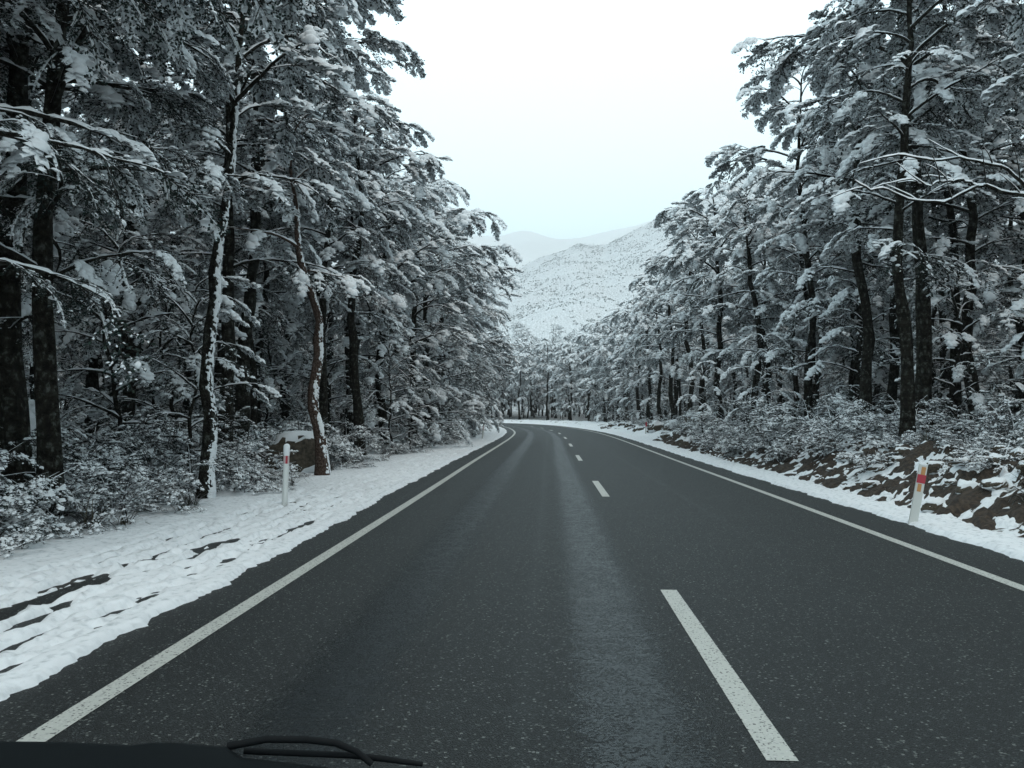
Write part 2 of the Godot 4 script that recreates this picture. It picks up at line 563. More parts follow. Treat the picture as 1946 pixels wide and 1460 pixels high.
func make_bush(sd: int, h: float, spread: float, stems: int, spray: float, light: bool) -> Dictionary:
	var rng := RandomNumberGenerator.new()
	rng.seed = sd
	var limb := Shape.new()
	var cap := Shape.new()
	var leaf_tool := SurfaceTool.new()
	var snow_tool := SurfaceTool.new()
	leaf_tool.begin(Mesh.PRIMITIVE_TRIANGLES)
	snow_tool.begin(Mesh.PRIMITIVE_TRIANGLES)
	for k in stems:
		var az := k * 2.39996 + rng.randf_range(-0.4, 0.4)
		var el := rng.randf_range(0.55, 1.5)
		var l := h * rng.randf_range(0.6, 1.1) / maxf(0.55, sin(el)) * 0.9
		var pts := path_from(Vector3(rng.randf_range(-0.15, 0.15), -0.1, rng.randf_range(-0.15, 0.15)) * spread, az, el, l, 6, rng.randf_range(0.3, 1.0), 0.18, rng)
		var rad := PackedFloat32Array()
		var th := PackedFloat32Array()
		for j in 7:
			rad.append((0.005 + 0.003 * h) * (1.0 - 0.13 * j))
			th.append(0.008 * rng.randf() - 0.003)
		limb.tube(pts, rad, 5)
		cap.ridge(pts, rad, th)
		var m := int(l / (spray * 0.24))
		for j in m:
			var t := lerpf(0.15, 1.0, (j + rng.randf()) / m)
			var e: Array = along_path(pts, t)
			var az3 := az + rng.randf_range(0.2, 1.7) * (1.0 if j % 2 == 0 else -1.0)
			var el3 := rng.randf_range(-0.5, 0.5)
			put_spray(leaf_tool, snow_tool, e[0], Vector3(cos(az3) * cos(el3), sin(el3), sin(az3) * cos(el3)), spray * rng.randf_range(0.7, 1.25), rng.randi_range(8, 9) if light else rng.randi_range(6, 7), rng)
	snow_tool.append_from(cap.mesh(), 0, Transform3D())
	return {"branches": limb.mesh(), "foliage": leaf_tool.commit(), "snow": snow_tool.commit()}

func plant_tree(called: String, proto: Dictionary, x: float, z: float, size: float, turn: float, label: String, group: String, lift := 0.0) -> Node3D:
	var t := thing(called, Vector3(x, ground_y(x, z) + lift, z), turn, label, "tree", group)
	t.scale = Vector3.ONE * size
	var trunk := part("trunk", proto.trunk, M[proto.bark], t)
	if proto.has("plaster"): part("trunk_snow", proto.plaster, M.snow, trunk)
	part("branches", proto.branches, M[proto.bark], t)
	var crown := part("crown", proto.foliage, M.leaf, t)
	part("snow_cover", proto.snow, M.snow, crown)
	return t

func plant_bush(proto: Dictionary, x: float, z: float, size: float, turn: float, label: String, group: String) -> Node3D:
	var t := thing("shrub", Vector3(x, ground_y(x, z), z), turn, label, "shrub", group)
	t.scale = Vector3.ONE * size
	part("stems", proto.branches, M.bark, t)
	var crown := part("foliage", proto.foliage, M.leaf, t)
	part("snow_cover", proto.snow, M.snow, crown)
	return t

# which of its kind a thing is: by size and by the landmark it stands nearest to in the picture
func which_one(kind: String, p: Vector3, size_words: Array, size: float, cuts: Array, marks: Array) -> String:
	var w: String = size_words[0] if size < cuts[0] else (size_words[1] if size < cuts[1] else size_words[2])
	var sx := p.x / maxf(-p.z, 1.0)
	var best: Array = marks[0]
	for m in marks:
		if absf(m[0] - sx) + 0.004 * absf(m[1] + p.z) < absf(best[0] - sx) + 0.004 * absf(best[1] + p.z): best = m
	var side := "left of" if sx < best[0] - 0.02 else ("right of" if sx > best[0] + 0.02 else ("in front of" if -p.z < best[1] else "behind"))
	var text := "%s %s %s the %s" % [w, kind, side, best[2]]
	var again: int = said.get(text, 0)
	said[text] = again + 1
	return text if again == 0 else ["second", "third", "fourth", "fifth", "sixth", "seventh", "eighth", "ninth", "tenth", "eleventh", "twelfth"][mini(again - 1, 10)] + " " + text

func many(called: String, mesh: Mesh, m: Material, list: Array, parent: Node) -> void:
	var mm := MultiMesh.new()
	mm.transform_format = MultiMesh.TRANSFORM_3D
	mm.mesh = mesh
	mm.instance_count = list.size()
	for k in list.size(): mm.set_instance_transform(k, list[k])
	var o := MultiMeshInstance3D.new()
	o.name = called
	o.multimesh = mm
	o.material_override = m
	o.set_meta("kind", "stuff")
	parent.add_child(o, true)

# ------------------------------------------------------------------ scene
func _ready() -> void:
	# camera: eye of a passenger, 1.42 m above the road
	var cam := Camera3D.new()
	cam.name = "camera"
	add_child(cam)
	cam.position = Vector3(0, 1.42, 0)
	cam.rotation_degrees = Vector3(2.193, 0, 0)
	cam.fov = 53.06
	cam.near = 0.05
	cam.far = 9000.0
	cam.current = true
	# overcast sky
	var env := Environment.new()
	env.background_mode = Environment.BG_SKY
	var sky := Sky.new()
	var sm := ProceduralSkyMaterial.new()
	sm.sky_top_color = lin(0.86, 1.13, 1.23)
	sm.sky_horizon_color = lin(0.76, 0.94, 1.0)
	sm.sky_curve = 0.3
	sm.ground_bottom_color = lin(0.3, 0.32, 0.33)
	sm.ground_horizon_color = lin(0.6, 0.64, 0.66)
	sm.sky_energy_multiplier = 1.0
	sky.sky_material = sm
	env.sky = sky
	env.tonemap_mode = Environment.TONE_MAPPER_LINEAR
	env.tonemap_exposure = 1.75
	env.fog_enabled = true
	env.fog_density = 0.0004
	env.fog_light_color = lin(0.95, 0.98, 1.0)
	env.sdfgi_enabled = true
	env.ssao_enabled = true
	env.ssil_enabled = true
	var we := WorldEnvironment.new()
	we.name = "environment"
	we.environment = env
	add_child(we)
	var sun := DirectionalLight3D.new()
	sun.name = "sun"
	add_child(sun)
	sun.rotation_degrees = Vector3(-68, 25, 0)
	sun.light_energy = 0.2
	sun.light_color = Color(1.0, 0.99, 0.97)
	sun.light_angular_distance = 40.0
	sun.shadow_enabled = true

	noise_a.seed = 3
	noise_a.frequency = 0.35
	noise_b.seed = 4
	noise_b.frequency = 0.25
	noise_c.seed = 5
	noise_c.frequency = 1.6
	noise_c.fractal_octaves = 3
	for p in [[-1.0, 40.0], [0.2, 20.0], [0.85, 2.0], [1.1, -3.2], [1.6, -13.2], [2.05, -23.0], [2.6, -34.0], [3.1, -45.0], [3.38, -56.0], [3.25, -66.0], [2.7, -78.0], [1.3, -92.0], [-1.8, -106.0], [-7.0, -116.5], [-16.0, -124.5], [-30.0, -130.5], [-50.0, -135.0], [-80.0, -139.0]]:
		road_curve.add_point(Vector3(p[0], 0, p[1]))
	for k in range(1, road_curve.point_count - 1):
		var d := (road_curve.get_point_position(k + 1) - road_curve.get_point_position(k - 1)).normalized()
		var la := road_curve.get_point_position(k).distance_to(road_curve.get_point_position(k - 1)) / 3.0
		var lb := road_curve.get_point_position(k).distance_to(road_curve.get_point_position(k + 1)) / 3.0
		road_curve.set_point_in(k, -d * la)
		road_curve.set_point_out(k, d * lb)
	road_curve.bake_interval = 0.25
	road_length = road_curve.get_baked_length()
	road_start = road_curve.get_closest_offset(Vector3(0.95, 0, 0))
	make_materials()
	build_ground()
	build_road()
	build_hills()
	build_forest()
	build_verge_things()
	build_posts()
	build_car()

func grid_mesh(xs: PackedFloat32Array, zs: PackedFloat32Array, height: Callable) -> ArrayMesh:
	var sh := Shape.new()
	for z in zs:
		for x in xs:
			sh.v.append(Vector3(x, height.call(x, z), z))
	var w := xs.size()
	for j in zs.size() - 1:
		for k in w - 1:
			var a := j * w + k
			sh.quad(a, a + 1, a + w + 1, a + w)
	sh.smooth()
	return sh.mesh()

func steps(list: Array) -> PackedFloat32Array:             # [from, to, step, to, step ...]
	var out := PackedFloat32Array()
	var a: float = list[0]
	for k in range(1, list.size(), 2):
		var n := int(round(absf(list[k] - a) / list[k + 1]))
		for j in n: out.append(lerpf(a, list[k], float(j) / n))
		a = list[k]
	out.append(a)
	return out

func build_ground() -> void:
	var xs := steps([-1300.0, -400.0, 300.0, -60.0, 40.0, -20.0, 2.0, 20.0, 0.4, 60.0, 2.0, 400.0, 40.0, 1300.0, 300.0])
	var zs := steps([-1600.0, -400.0, 300.0, -160.0, 30.0, -60.0, 1.5, 4.0, 0.4, 40.0, 2.0, 400.0, 60.0, 900.0, 250.0])
	structure("ground", grid_mesh(xs, zs, ground_y), M.floor, "forest floor with patchy snow and dark leaf litter")

func snow_sheet(s0: float, s1: float, ds: float, offs: PackedFloat32Array, thick: Callable) -> ArrayMesh:
	var sh := Shape.new()
	var rows := int(ceil((s1 - s0) / ds))
	for k in rows + 1:
		var s := lerpf(s0, s1, float(k) / rows)
		for o in offs:
			var p := beside(s, o)
			sh.v.append(Vector3(p.x, maxf(-0.012, ground_y(p.x, p.z) + 0.012) + thick.call(s, o, p), p.z))
	var w := offs.size()
	for j in rows:
		for k in w - 1:
			var a := j * w + k
			sh.quad(a, a + w, a + w + 1, a + 1)
	sh.smooth()
	return sh.mesh()

func build_road() -> void:
	var road := structure("road", strip(-45, 290, 0.6, -4.9, 4.6, 0.0), M.asphalt, "dark wet chipseal two-lane road bending left")
	part("edge_line", strip(-20, 290, 0.5, LEFT_EDGE, LEFT_EDGE + 0.13, 0.004), M.paint, road)
	part("edge_line", strip(-20, 290, 0.5, RIGHT_EDGE - 0.12, RIGHT_EDGE, 0.004), M.paint, road)
	for k in range(-2, 24):
		part("centre_dash", strip(3.2 + 10.0 * k, 6.25 + 10.0 * k, 0.5, -0.06, 0.07, 0.004), M.paint, road)
	# smoother bitumen that has risen between the chips, in bands along the lanes
	var grain := FastNoiseLite.new()
	grain.seed = 44
	grain.frequency = 0.09
	grain.fractal_octaves = 4
	var im := Image.create(192, 2048, false, Image.FORMAT_RGBA8)
	for y in 2048:
		var wrap := Vector2(cos(TAU * y / 2048.0), sin(TAU * y / 2048.0)) * 326.0
		var shift := 0.06 * grain.get_noise_2d(wrap.x * 0.2, wrap.y * 0.2 + 900.0)
		for x in 192:
			var u := absf((x + 0.5) / 96.0 - 1.0 + shift)
			var n := grain.get_noise_3d(x * 2.0, wrap.x * 2.2, wrap.y * 2.2) + 0.35 * grain.get_noise_3d(x * 0.25, wrap.x * 0.3, wrap.y * 0.3)
			var a := clampf((1.0 - smoothstep(0.25, 0.95, u)) * 1.0 - 0.42 + n * 1.2, 0.0, 0.75)
			im.set_pixel(x, y, Color(1, 1, 1, a))
	M.bitumen.albedo_texture = ImageTexture.create_from_image(im)
	M.bitumen.uv1_scale = Vector3(1, 1, 1)
	for q in [[-1.0, -0.08, 0.0], [-2.5, -1.6, 0.37]]:
		var film := strip(1.0, 120.0, 0.6, q[0], q[1], 0.003)
		var arr := film.surface_get_arrays(0)
		var uvs: PackedVector2Array = arr[Mesh.ARRAY_TEX_UV]
		for k in uvs.size(): uvs[k] = Vector2(k % 2, uvs[k].y / 9.0 + q[2])
		arr[Mesh.ARRAY_TEX_UV] = uvs
		film = ArrayMesh.new()
		film.add_surface_from_arrays(Mesh.PRIMITIVE_TRIANGLES, arr)
		part("bitumen_band", film, M.bitumen, road)
	# gravel shoulder below the snow
	var bed := snow_sheet(-6, 140, 0.7, steps([-6.4, -4.0, 0.4]), func(_s, _o, _p): return 0.0)
	structure("gravel_shoulder", bed, M.gravel, "dark gravel shoulder showing through the snow by the left edge line")
	# snow on the left verge: trodden and rutted near the road
	var ruts := FastNoiseLite.new()
	ruts.seed = 12
	ruts.frequency = 1.0
	ruts.fractal_octaves = 4
	var rng := RandomNumberGenerator.new()
	rng.seed = 8
	var prints := []
	for k in 420:
		prints.append(Vector3(rng.randf_range(3.0, 36.0), rng.randf_range(-5.3, -3.95), rng.randf_range(0.45, 1.0)))
	var thick := func(s: float, o: float, p: Vector3) -> float:
		var out := -o                                        # distance from the centre line
		var edge := 3.62 + 0.1 * ruts.get_noise_1d(s * 0.9) + 0.05 * ruts.get_noise_1d(s * 6.0 + 40.0)
		edge += 0.12 * smoothstep(8.0, 16.0, s)
		var t := 0.055 + 0.016 * ruts.get_noise_2d(s * 1.5, o * 2.0) + 0.009 * ruts.get_noise_2d(s * 7.0, o * 9.0)
		var band := smoothstep(3.75, 4.1, out) * (1.0 - smoothstep(5.3, 5.75, out)) * (1.0 - smoothstep(9.0, 17.0, s))
		t -= band * maxf(0.0, ruts.get_noise_2d(s * 0.5 + 9.0, o * 4.4) - 0.05 + 0.25 * ruts.get_noise_2d(s * 4.5, o * 9.0)) * 0.17
		t -= band * maxf(0.0, ruts.get_noise_2d(s * 2.1 + 70.0, o * 4.5) - 0.05) * 0.075
		var bare := (o + 4.84 + 0.09 * ruts.get_noise_1d(s * 1.3 + 60.0)) / 0.14
		t -= 0.13 * exp(-bare * bare) * smoothstep(3.6, 4.6, s) * (1.0 - smoothstep(6.8, 8.2, s)) * (0.42 + 1.0 * ruts.get_noise_2d(s * 1.6 + 200.0, o * 2.0) + 0.6 * ruts.get_noise_2d(s * 8.0, o * 8.0))
		for k in prints:
			if absf(k.x - s) < 0.3 and absf(k.y - o) < 0.2:
				var d := Vector2((s - k.x) / 0.17, (o - k.y) / 0.08).length_squared()
				t -= 0.05 * k.z * exp(-d * 1.2)
				t += 0.012 * exp(-(d - 2.0) * (d - 2.0))
		return lerpf(-0.05, t, smoothstep(edge, edge + 0.1, out))
	var sv := structure("snow_verge", snow_sheet(1.5, 14.0, 0.035, steps([-8.2, -6.2, 0.1, -3.45, 0.035]), thick), M.snow_ground, "trodden snow verge along the left edge of the road")
	part("far_snow", snow_sheet(14.0, 36.0, 0.08, steps([-8.2, -6.2, 0.1, -3.45, 0.05]), thick), M.snow_ground, sv)
	part("far_snow", snow_sheet(36.0, 230.0, 0.5, steps([-8.2, -5.4, 0.4, -3.4, 0.1]), thick), M.snow_ground, sv)
	# snow strip on the right
	var thick_r := func(s: float, o: float, p: Vector3) -> float:
		var edge := 3.55 + 0.1 * ruts.get_noise_1d(s * 0.8 + 300.0) + 0.05 * ruts.get_noise_1d(s * 5.0 + 340.0)
		edge -= 0.1 * smoothstep(10.0, 20.0, s)
		var outer := 4.12 + 0.25 * ruts.get_noise_1d(s * 0.5 + 500.0) + 0.1 * ruts.get_noise_1d(s * 4.0 + 77.0) + 0.8 * smoothstep(28.0, 50.0, s)
		var t := 0.06 + 0.03 * ruts.get_noise_2d(s * 2.2, o * 2.6) + 0.012 * ruts.get_noise_2d(s * 9.0, o * 9.0)
		t = lerpf(-0.05, t, smoothstep(edge, edge + 0.12, o))
		return lerpf(t, 0.012 + 0.1 * ruts.get_noise_2d(s * 1.9 + 30.0, o * 2.5) + 0.07 * ruts.get_noise_2d(s * 7.0 + 3.0, o * 9.0), smoothstep(outer, outer + 0.3, o))
	var sr := structure("snow_strip", snow_sheet(3.0, 30.0, 0.07, steps([3.4, 7.5, 0.06]), thick_r), M.snow_ground, "narrow lumpy snow strip along the right edge of the road")
	part("far_snow", snow_sheet(30.0, 230.0, 0.4, steps([3.4, 5.0, 0.1, 8.5, 0.2]), thick_r), M.snow_ground, sr)
	# earth bank on the right
	var bank := func(s: float, o: float, p: Vector3) -> float:
		return 0.03 + 0.16 * ruts.get_noise_2d(s * 1.1 + 5.0, o * 1.6) + 0.1 * ruts.get_noise_2d(s * 5.0, o * 5.0) - 0.12 * (1.0 - smoothstep(4.1, 4.45, o)) - 0.2 * smoothstep(6.4, 7.2, o)
	bank_rise = bank
	structure("earth_bank", snow_sheet(4.0, 40.0, 0.09, steps([4.05, 7.4, 0.09]), bank), M.earth, "bare brown earth bank with snow patches beside the right verge")

func build_hills() -> void:
	var hn := FastNoiseLite.new()
	hn.seed = 17
	hn.frequency = 0.004
	hn.fractal_octaves = 5
	# ridge heights as seen from the road: bearing (tangent) -> height over distance
	var ridge := Curve.new()
	ridge.min_value = 0.0
	ridge.max_value = 1.0
	for q in [[0.0, 0.05], [0.24, 0.10], [0.325, 0.172], [0.3315, 0.184], [0.3395, 0.2], [0.362, 0.226], [0.3737, 0.226], [0.3919, 0.252], [0.4056, 0.279], [0.4216, 0.293], [0.4352, 0.317], [0.46, 0.335], [0.7, 0.3], [1.0, 0.2]]:
		ridge.add_point(Vector2(q[0], q[1]), 0, 0, Curve.TANGENT_LINEAR, Curve.TANGENT_LINEAR)
	ridge.bake_resolution = 400
	var near := 190.0
	var top := 720.0
	var height := func(b: float, d: float) -> float:
		var x := b * d
		var r := ridge.sample_baked((b + 1.0) / 3.0) * top
		var t := clampf((d - near) / (top - near), 0.0, 1.4)
		var rise := t if t < 1.0 else 1.0 - (t - 1.0) * 1.2
		var gully := hn.get_noise_2d(x * 1.6, d * 0.9) * 18.0 * sin(PI * clampf(t, 0, 1))
		return r * (0.85 * rise + 0.15 * rise * rise) + gully + hn.get_noise_2d(x * 7.0, d * 7.0) * 3.0 * clampf(t * 4.0, 0, 1) - 2.0
	var sh := Shape.new()
	var cols := 220
	var rows := 110
	for j in rows + 1:
		var d := lerpf(near, top * 1.35, float(j) / rows)
		for k in cols + 1:
			var b := lerpf(-0.6, 1.1, float(k) / cols)
			sh.v.append(Vector3(b * d, height.call(b, d), -d))
	for j in rows:
		for k in cols:
			var a := j * (cols + 1) + k
			sh.quad(a, a + cols + 1, a + cols + 2, a + 1)
	sh.smooth()
	structure("hill", sh.mesh(), M.hill, "snow-covered hillside with low scrub rising beyond the forest")
	# scrub on the hill
	var rng := RandomNumberGenerator.new()
	rng.seed = 91
	for kind in 3:
		var lumps := Shape.new()
		var caps := Shape.new()
		for k in 5:
			var at := Vector3(rng.randf_range(-0.5, 0.5), rng.randf_range(0.2, 0.9), rng.randf_range(-0.5, 0.5))
			blob(lumps, at, rng.randf_range(0.35, 0.6), 0.9, rng, 5)
			blob(caps, at + Vector3(rng.randf_range(-0.1, 0.1), 0.16, rng.randf_range(-0.1, 0.1)), rng.randf_range(0.3, 0.52), 0.8, rng, 5)
		lumps.c.resize(lumps.v.size())
		lumps.c.fill(Color(0.26, 0.28, 0.28))
		var list := []
		for k in 26000:
			var d := near + 20.0 + (top * 1.02 - near) * sqrt(rng.randf())
			var b := rng.randf_range(-0.12, 0.42)
			var p := Vector3(b * d, height.call(b, d) - 0.2, -d)
			var clump := hn.get_noise_2d(p.x * 7.0, p.z * 3.0) + 0.7 * hn.get_noise_2d(p.x * 22.0, p.z * 14.0)
			if clump + rng.randf_range(-0.55, 0.45) < 0.0: continue
			var sz := 0.2 + 0.6 * pow(rng.randf(), 4.0)
			list.append(Transform3D(Basis(Vector3.UP, rng.randf() * TAU).scaled(Vector3.ONE * sz), p))
		if kind == 0:
			var o := Node3D.new()
			o.name = "hillside_scrub"
			add_child(o)
			tag(o, "low snow-dusted scrub dotted over the hillside", "scrub", "", "stuff")
		many("scrub", lumps.mesh(), M.leaf, list, get_node("hillside_scrub"))
		many("scrub_snow", caps.mesh(), M.snow, list, get_node("hillside_scrub"))
	# second ridge far behind
	var far := Shape.new()
	var fd := 2100.0
	for j in 41:
		var d := lerpf(1100.0, 2500.0, j / 40.0)
		for k in 161:
			var b := lerpf(-0.8, 1.2, k / 160.0)
			var t := clampf((d - 1100.0) / 1000.0, 0, 1.4)
			var rise := t if t < 1.0 else 1.0 - (t - 1.0)
			var top_h := 0.232 + 0.05 * smoothstep(0.05, 0.3, b) + 0.012 * hn.get_noise_1d(b * 900.0) + 0.012 * exp(-pow((b - 0.02) * 28.0, 2.0))
			far.v.append(Vector3(b * d, top_h * fd * rise + hn.get_noise_2d(b * d * 1.2, d) * 60.0 * sin(PI * clampf(t, 0, 1)), -d))
	for j in 40:
		for k in 160:
			var a := j * 161 + k
			far.quad(a, a + 161, a + 162, a + 1)
	far.smooth()
	structure("mountain", far.mesh(), M.hill_far, "faint white mountain ridge fading into the cloud")

func build_forest() -> void:
	# foliage sprays: 0-1 heavy snow, 2-3 middling, 4-5 light, 6-7 frosted shrub twigs, 8-9 lightly dusted shrub twigs
	sprays = [
		make_spray(1, 0.95, 104, 0.06, 0.9, 0.115, 0.3, 0.55, 0.9, 0.075), make_spray(2, 0.95, 104, 0.06, 0.85, 0.13, 0.3, 0.85, 0.85, 0.08),
		make_spray(3, 0.95, 108, 0.06, 0.5, 0.095, 0.3, 0.5, 0.6, 0.058), make_spray(4, 0.95, 108, 0.06, 0.45, 0.105, 0.28, 0.8, 0.5, 0.06),
		make_spray(5, 0.95, 100, 0.06, 0.1, 0.07, 0.24, 0.5, 0.12, 0.035), make_spray(6, 0.95, 100, 0.06, 0.08, 0.07, 0.18, 0.8, 0.08, 0.035),
		make_spray(7, 0.5, 84, 0.036, 0.5, 0.044, 0.68, 0.5), make_spray(8, 0.5, 84, 0.036, 0.42, 0.042, 0.62, 0.7),
		make_spray(9, 0.5, 84, 0.04, 0.1, 0.04, 0.4, 0.5), make_spray(10, 0.5, 84, 0.04, 0.1, 0.04, 0.3, 0.7),
		make_spray(11, 0.95, 160, 0.052, 0.8, 0.1, 0.28, 0.75, 0.9, 0.07), make_spray(12, 0.95, 160, 0.052, 0.75, 0.11, 0.28, 1.05, 0.85, 0.08),
		make_spray(13, 0.95, 165, 0.052, 0.25, 0.08, 0.28, 0.75, 0.5, 0.045), make_spray(14, 0.95, 165, 0.052, 0.2, 0.08, 0.25, 1.05, 0.4, 0.05),
		make_spray(15, 0.95, 170, 0.052, 0.08, 0.06, 0.22, 0.75, 0.1, 0.03), make_spray(16, 0.95, 170, 0.052, 0.06, 0.06, 0.17, 1.05, 0.08, 0.03)]
	var near := []
	for k in 1:
		near.append(make_tree({"seed": 101 + k, "h": 12.5, "r": 0.17, "crown": 0.21, "reach": 3.8, "limbs": 34, "bias": 0.06, "wob": 0.12, "spray": 0.8, "snow": 1.05, "step": 0.4, "fine": true}))
	var tall := []
	for k in 4:
		tall.append(make_tree({"seed": 200 + k, "h": 13.0 + 0.4 * k, "r": 0.17 + 0.012 * k, "crown": [0.33, 0.42, 0.36, 0.5][k], "reach": [2.55, 2.85, 2.4, 3.0][k], "limbs": [30, 27, 32, 25][k], "bias": 0.3, "wob": 0.14, "lean": Vector2([0.02, 0.04, -0.02, 0.05][k], 0.01), "spray": 0.98, "snow": [1.05, 1.15, 1.0, 1.1][k], "step": 0.4}))
	var skirted := []
	for k in 2:
		skirted.append(make_tree({"seed": 300 + k, "h": 12.0, "r": 0.2, "crown": 0.06, "reach": 3.6, "limbs": 40, "bias": 0.25, "wob": 0.14, "spray": 1.0, "snow": 1.15, "step": 0.52}))
	var broad := []
	for k in 3:
		broad.append(make_tree({"seed": 400 + k, "h": 11.5 + 0.5 * k, "r": 0.19, "crown": [0.32, 0.4, 0.27][k], "reach": [2.75, 2.5, 2.9][k], "limbs": [27, 25, 29][k], "bias": 0.12, "wob": 0.2, "lean": Vector2([0.02, 0.0, 0.03][k], 0.0), "spray": 0.98, "snow": [1.1, 1.05, 1.15][k], "step": 0.43}))
	var pale := make_tree({"seed": 501, "h": 9.5, "r": 0.125, "crown": 0.55, "reach": 2.0, "limbs": 12, "bias": 0.2, "wob": 0.1, "lean": Vector2(0.06, 0.0), "spray": 0.85, "snow": 1.2, "step": 0.5, "plaster": 1.0})
	var red := make_tree({"seed": 502, "h": 8.0, "r": 0.15, "crown": 0.58, "reach": 1.8, "limbs": 10, "bias": -0.1, "wob": 0.16, "lean": Vector2(-0.08, 0.0), "spray": 0.85, "snow": 1.3, "step": 0.5, "plaster": 0.9, "bark": "bark_red"})
	var young := []
	for k in 2:
		young.append(make_tree({"seed": 600 + k, "h": 4.2, "r": 0.05, "crown": 0.12, "reach": 1.5, "limbs": 20, "bias": 0.1, "wob": 0.12, "spray": 0.7, "snow": 0.85, "step": 0.45}))
	var count := 0
	for t in tall + skirted + broad + young + near + [pale, red]:
		for k in ["foliage", "snow"]:
			count += (t[k] as ArrayMesh).surface_get_array_index_len(0) / 3
	print("triangles ", count, " ", Time.get_ticks_msec())
	# --- trees one can tell apart, left side
	var g := "beech trees lining the left roadside"
	plant_tree("beech_tree", near[0], -5.9, -7.4, 1.0, 0.3, "big beech at the left edge with thick dark trunk and drooping snowy boughs", g)
	plant_tree("beech_tree", near[0], -7.6, -4.6, 1.0, 1.5, "beech beyond the left edge whose boughs reach in at top left", g)
	plant_tree("beech_tree", near[0], -6.1, -10.2, 0.92, 2.4, "slim dark beech just right of the thick trunk at the left edge", g)
	plant_tree("beech_tree", near[0], -8.3, -8.6, 0.95, 2.6, "beech at the left edge with low snowy boughs behind the thick trunk", g)
	plant_tree("beech_tree", tall[2], -7.0, -11.0, 1.0, -0.4, "dark beech behind the shrubs left of the snow-plastered trunk", g)
	plant_tree("beech_tree", pale, -5.05, -12.7, 1.0, 0.2, "thin pale leaning trunk plastered with snow on its right side", g)
	plant_tree("beech_tree", tall[0], -6.4, -17.2, 1.0, 0.1, "straight dark beech directly right of the pale snow-plastered trunk", g)
	plant_tree("beech_tree", tall[3], -6.9, -19.6, 0.95, -0.6, "slender beech second to the right of the pale snow-plastered trunk", g)
	plant_tree("beech_tree", red, -4.25, -17.4, 1.0, 0.15, "reddish leaning trunk streaked with snow beside the brown boulder", g)
	plant_tree("beech_tree", tall[1], -5.65, -23.2, 0.84, 1.8, "dark beech between the reddish trunk and the thickest roadside trunk", g)
	plant_tree("beech_tree", tall[2], -4.9, -24.8, 0.9, 0.5, "tall thick-trunked beech standing at the snow verge beyond the boulder", g)
	plant_tree("beech_tree", tall[0], -10.0, -20.0, 1.0, 2.2, "stout dark trunk deep among the shrubs on the left", g)
	var back := [[-9.0, -27.0], [-8.0, -23.6], [-11.2, -30.0], [-13.0, -26.0], [-8.0, -31.0], [-6.6, -31.0], [-9.6, -14.6], [-11.5, -17.2], [-13.5, -20.5], [-9.2, -8.6], [-11.0, -11.5]]
	for k in back.size():
		plant_tree("beech_tree", tall[(k * 3 + 1) % 4], back[k][0], back[k][1], 0.92 + 0.03 * (k % 4), k * 1.3, which_one("shaded dark beech", Vector3(back[k][0], 0, back[k][1]), ["slim", "straight", "stout"], 0.92 + 0.03 * (k % 4), [0.94, 0.99], [[-0.395, 12.7, "pale snow-plastered trunk"], [-0.243, 17.4, "reddish leaning trunk"], [-0.5, 20.0, "stout trunk among the shrubs"], [-0.78, 7.5, "thick dark trunk at the left edge"], [-0.58, 10.2, "dark trunk at the left roadside"]]), "beeches in the shade of the left forest")
	var bend := [[-5.3, -31.8], [-4.7, -36.8], [-4.5, -41.4], [-4.4, -46.6], [-4.6, -52.5], [-4.9, -60.0], [-5.8, -67.5], [-7.6, -76.0]]
	var nth := ["first", "second", "third", "fourth", "fifth", "sixth", "seventh", "eighth", "ninth", "tenth", "eleventh", "twelfth", "thirteenth", "fourteenth", "fifteenth", "sixteenth", "seventeenth"]
	for k in bend.size():
		plant_tree("skirted_beech_tree", skirted[k % 2], bend[k][0], bend[k][1], [0.95, 1.02, 1.12, 1.05, 1.1, 1.0, 1.0, 1.0][k], -0.4 + 0.5 * (k % 3), "bushy beech with foliage to the ground inside the bend, %s from the camera" % nth[k], "bushy beeches inside the bend")
	# --- right side
	g = "beech trees lining the right roadside"
	plant_tree("beech_tree", tall[0], 8.5, -16.6, 0.9, 0.3, "mossy thick beech trunk directly left of the orange and red marker post", g)
	plant_tree("beech_tree", broad[1], 10.1, -22.2, 1.0, PI - 0.3, "curved beech leaning over the shrubs, second trunk left of the striped post", g)
	plant_tree("beech_tree", tall[3], 10.5, -19.6, 1.0, PI + 0.5, "straight dark beech rising just behind the orange and red marker post", g)
	plant_tree("beech_tree", broad[2], 13.2, -21.8, 1.0, PI - 0.1, "dark beech trunk second to the right of the striped marker post", g)
	var edge_tree := plant_tree("beech_tree", broad[1], 10.3, -12.4, 1.0, PI + 0.4, "beech at the right edge with snow-lined limbs arching over the bank", g)
	plant_tree("beech_tree", tall[1], 13.9, -24.2, 1.0, PI + 1.0, "forked dark beech between two straight trunks right of the striped post", g)
	plant_tree("beech_tree", tall[2], 16.2, -24.6, 1.0, PI - 0.8, "dark beech trunk at the far right edge of the picture", g)
	plant_tree("beech_tree", broad[0], 12.4, -32.0, 0.95, PI - 0.5, "beech with low forking trunk among grey shrubs right of the road", g)
	plant_tree("beech_tree", tall[0], 14.2, -31.5, 1.0, PI + 0.1, "slim beech right behind the low forking trunk", g)
	plant_tree("beech_tree", tall[0], 10.6, -27.4, 1.0, PI + 0.9, "tall beech whose snowy crown stands between the curved trunk and the forking trunk", g)
	plant_tree("beech_tree", tall[2], 12.9, -26.4, 1.0, PI - 0.9, "dark straight beech behind the curved leaning trunk on the right", g)
	var twigs := RandomNumberGenerator.new()
	twigs.seed = 66
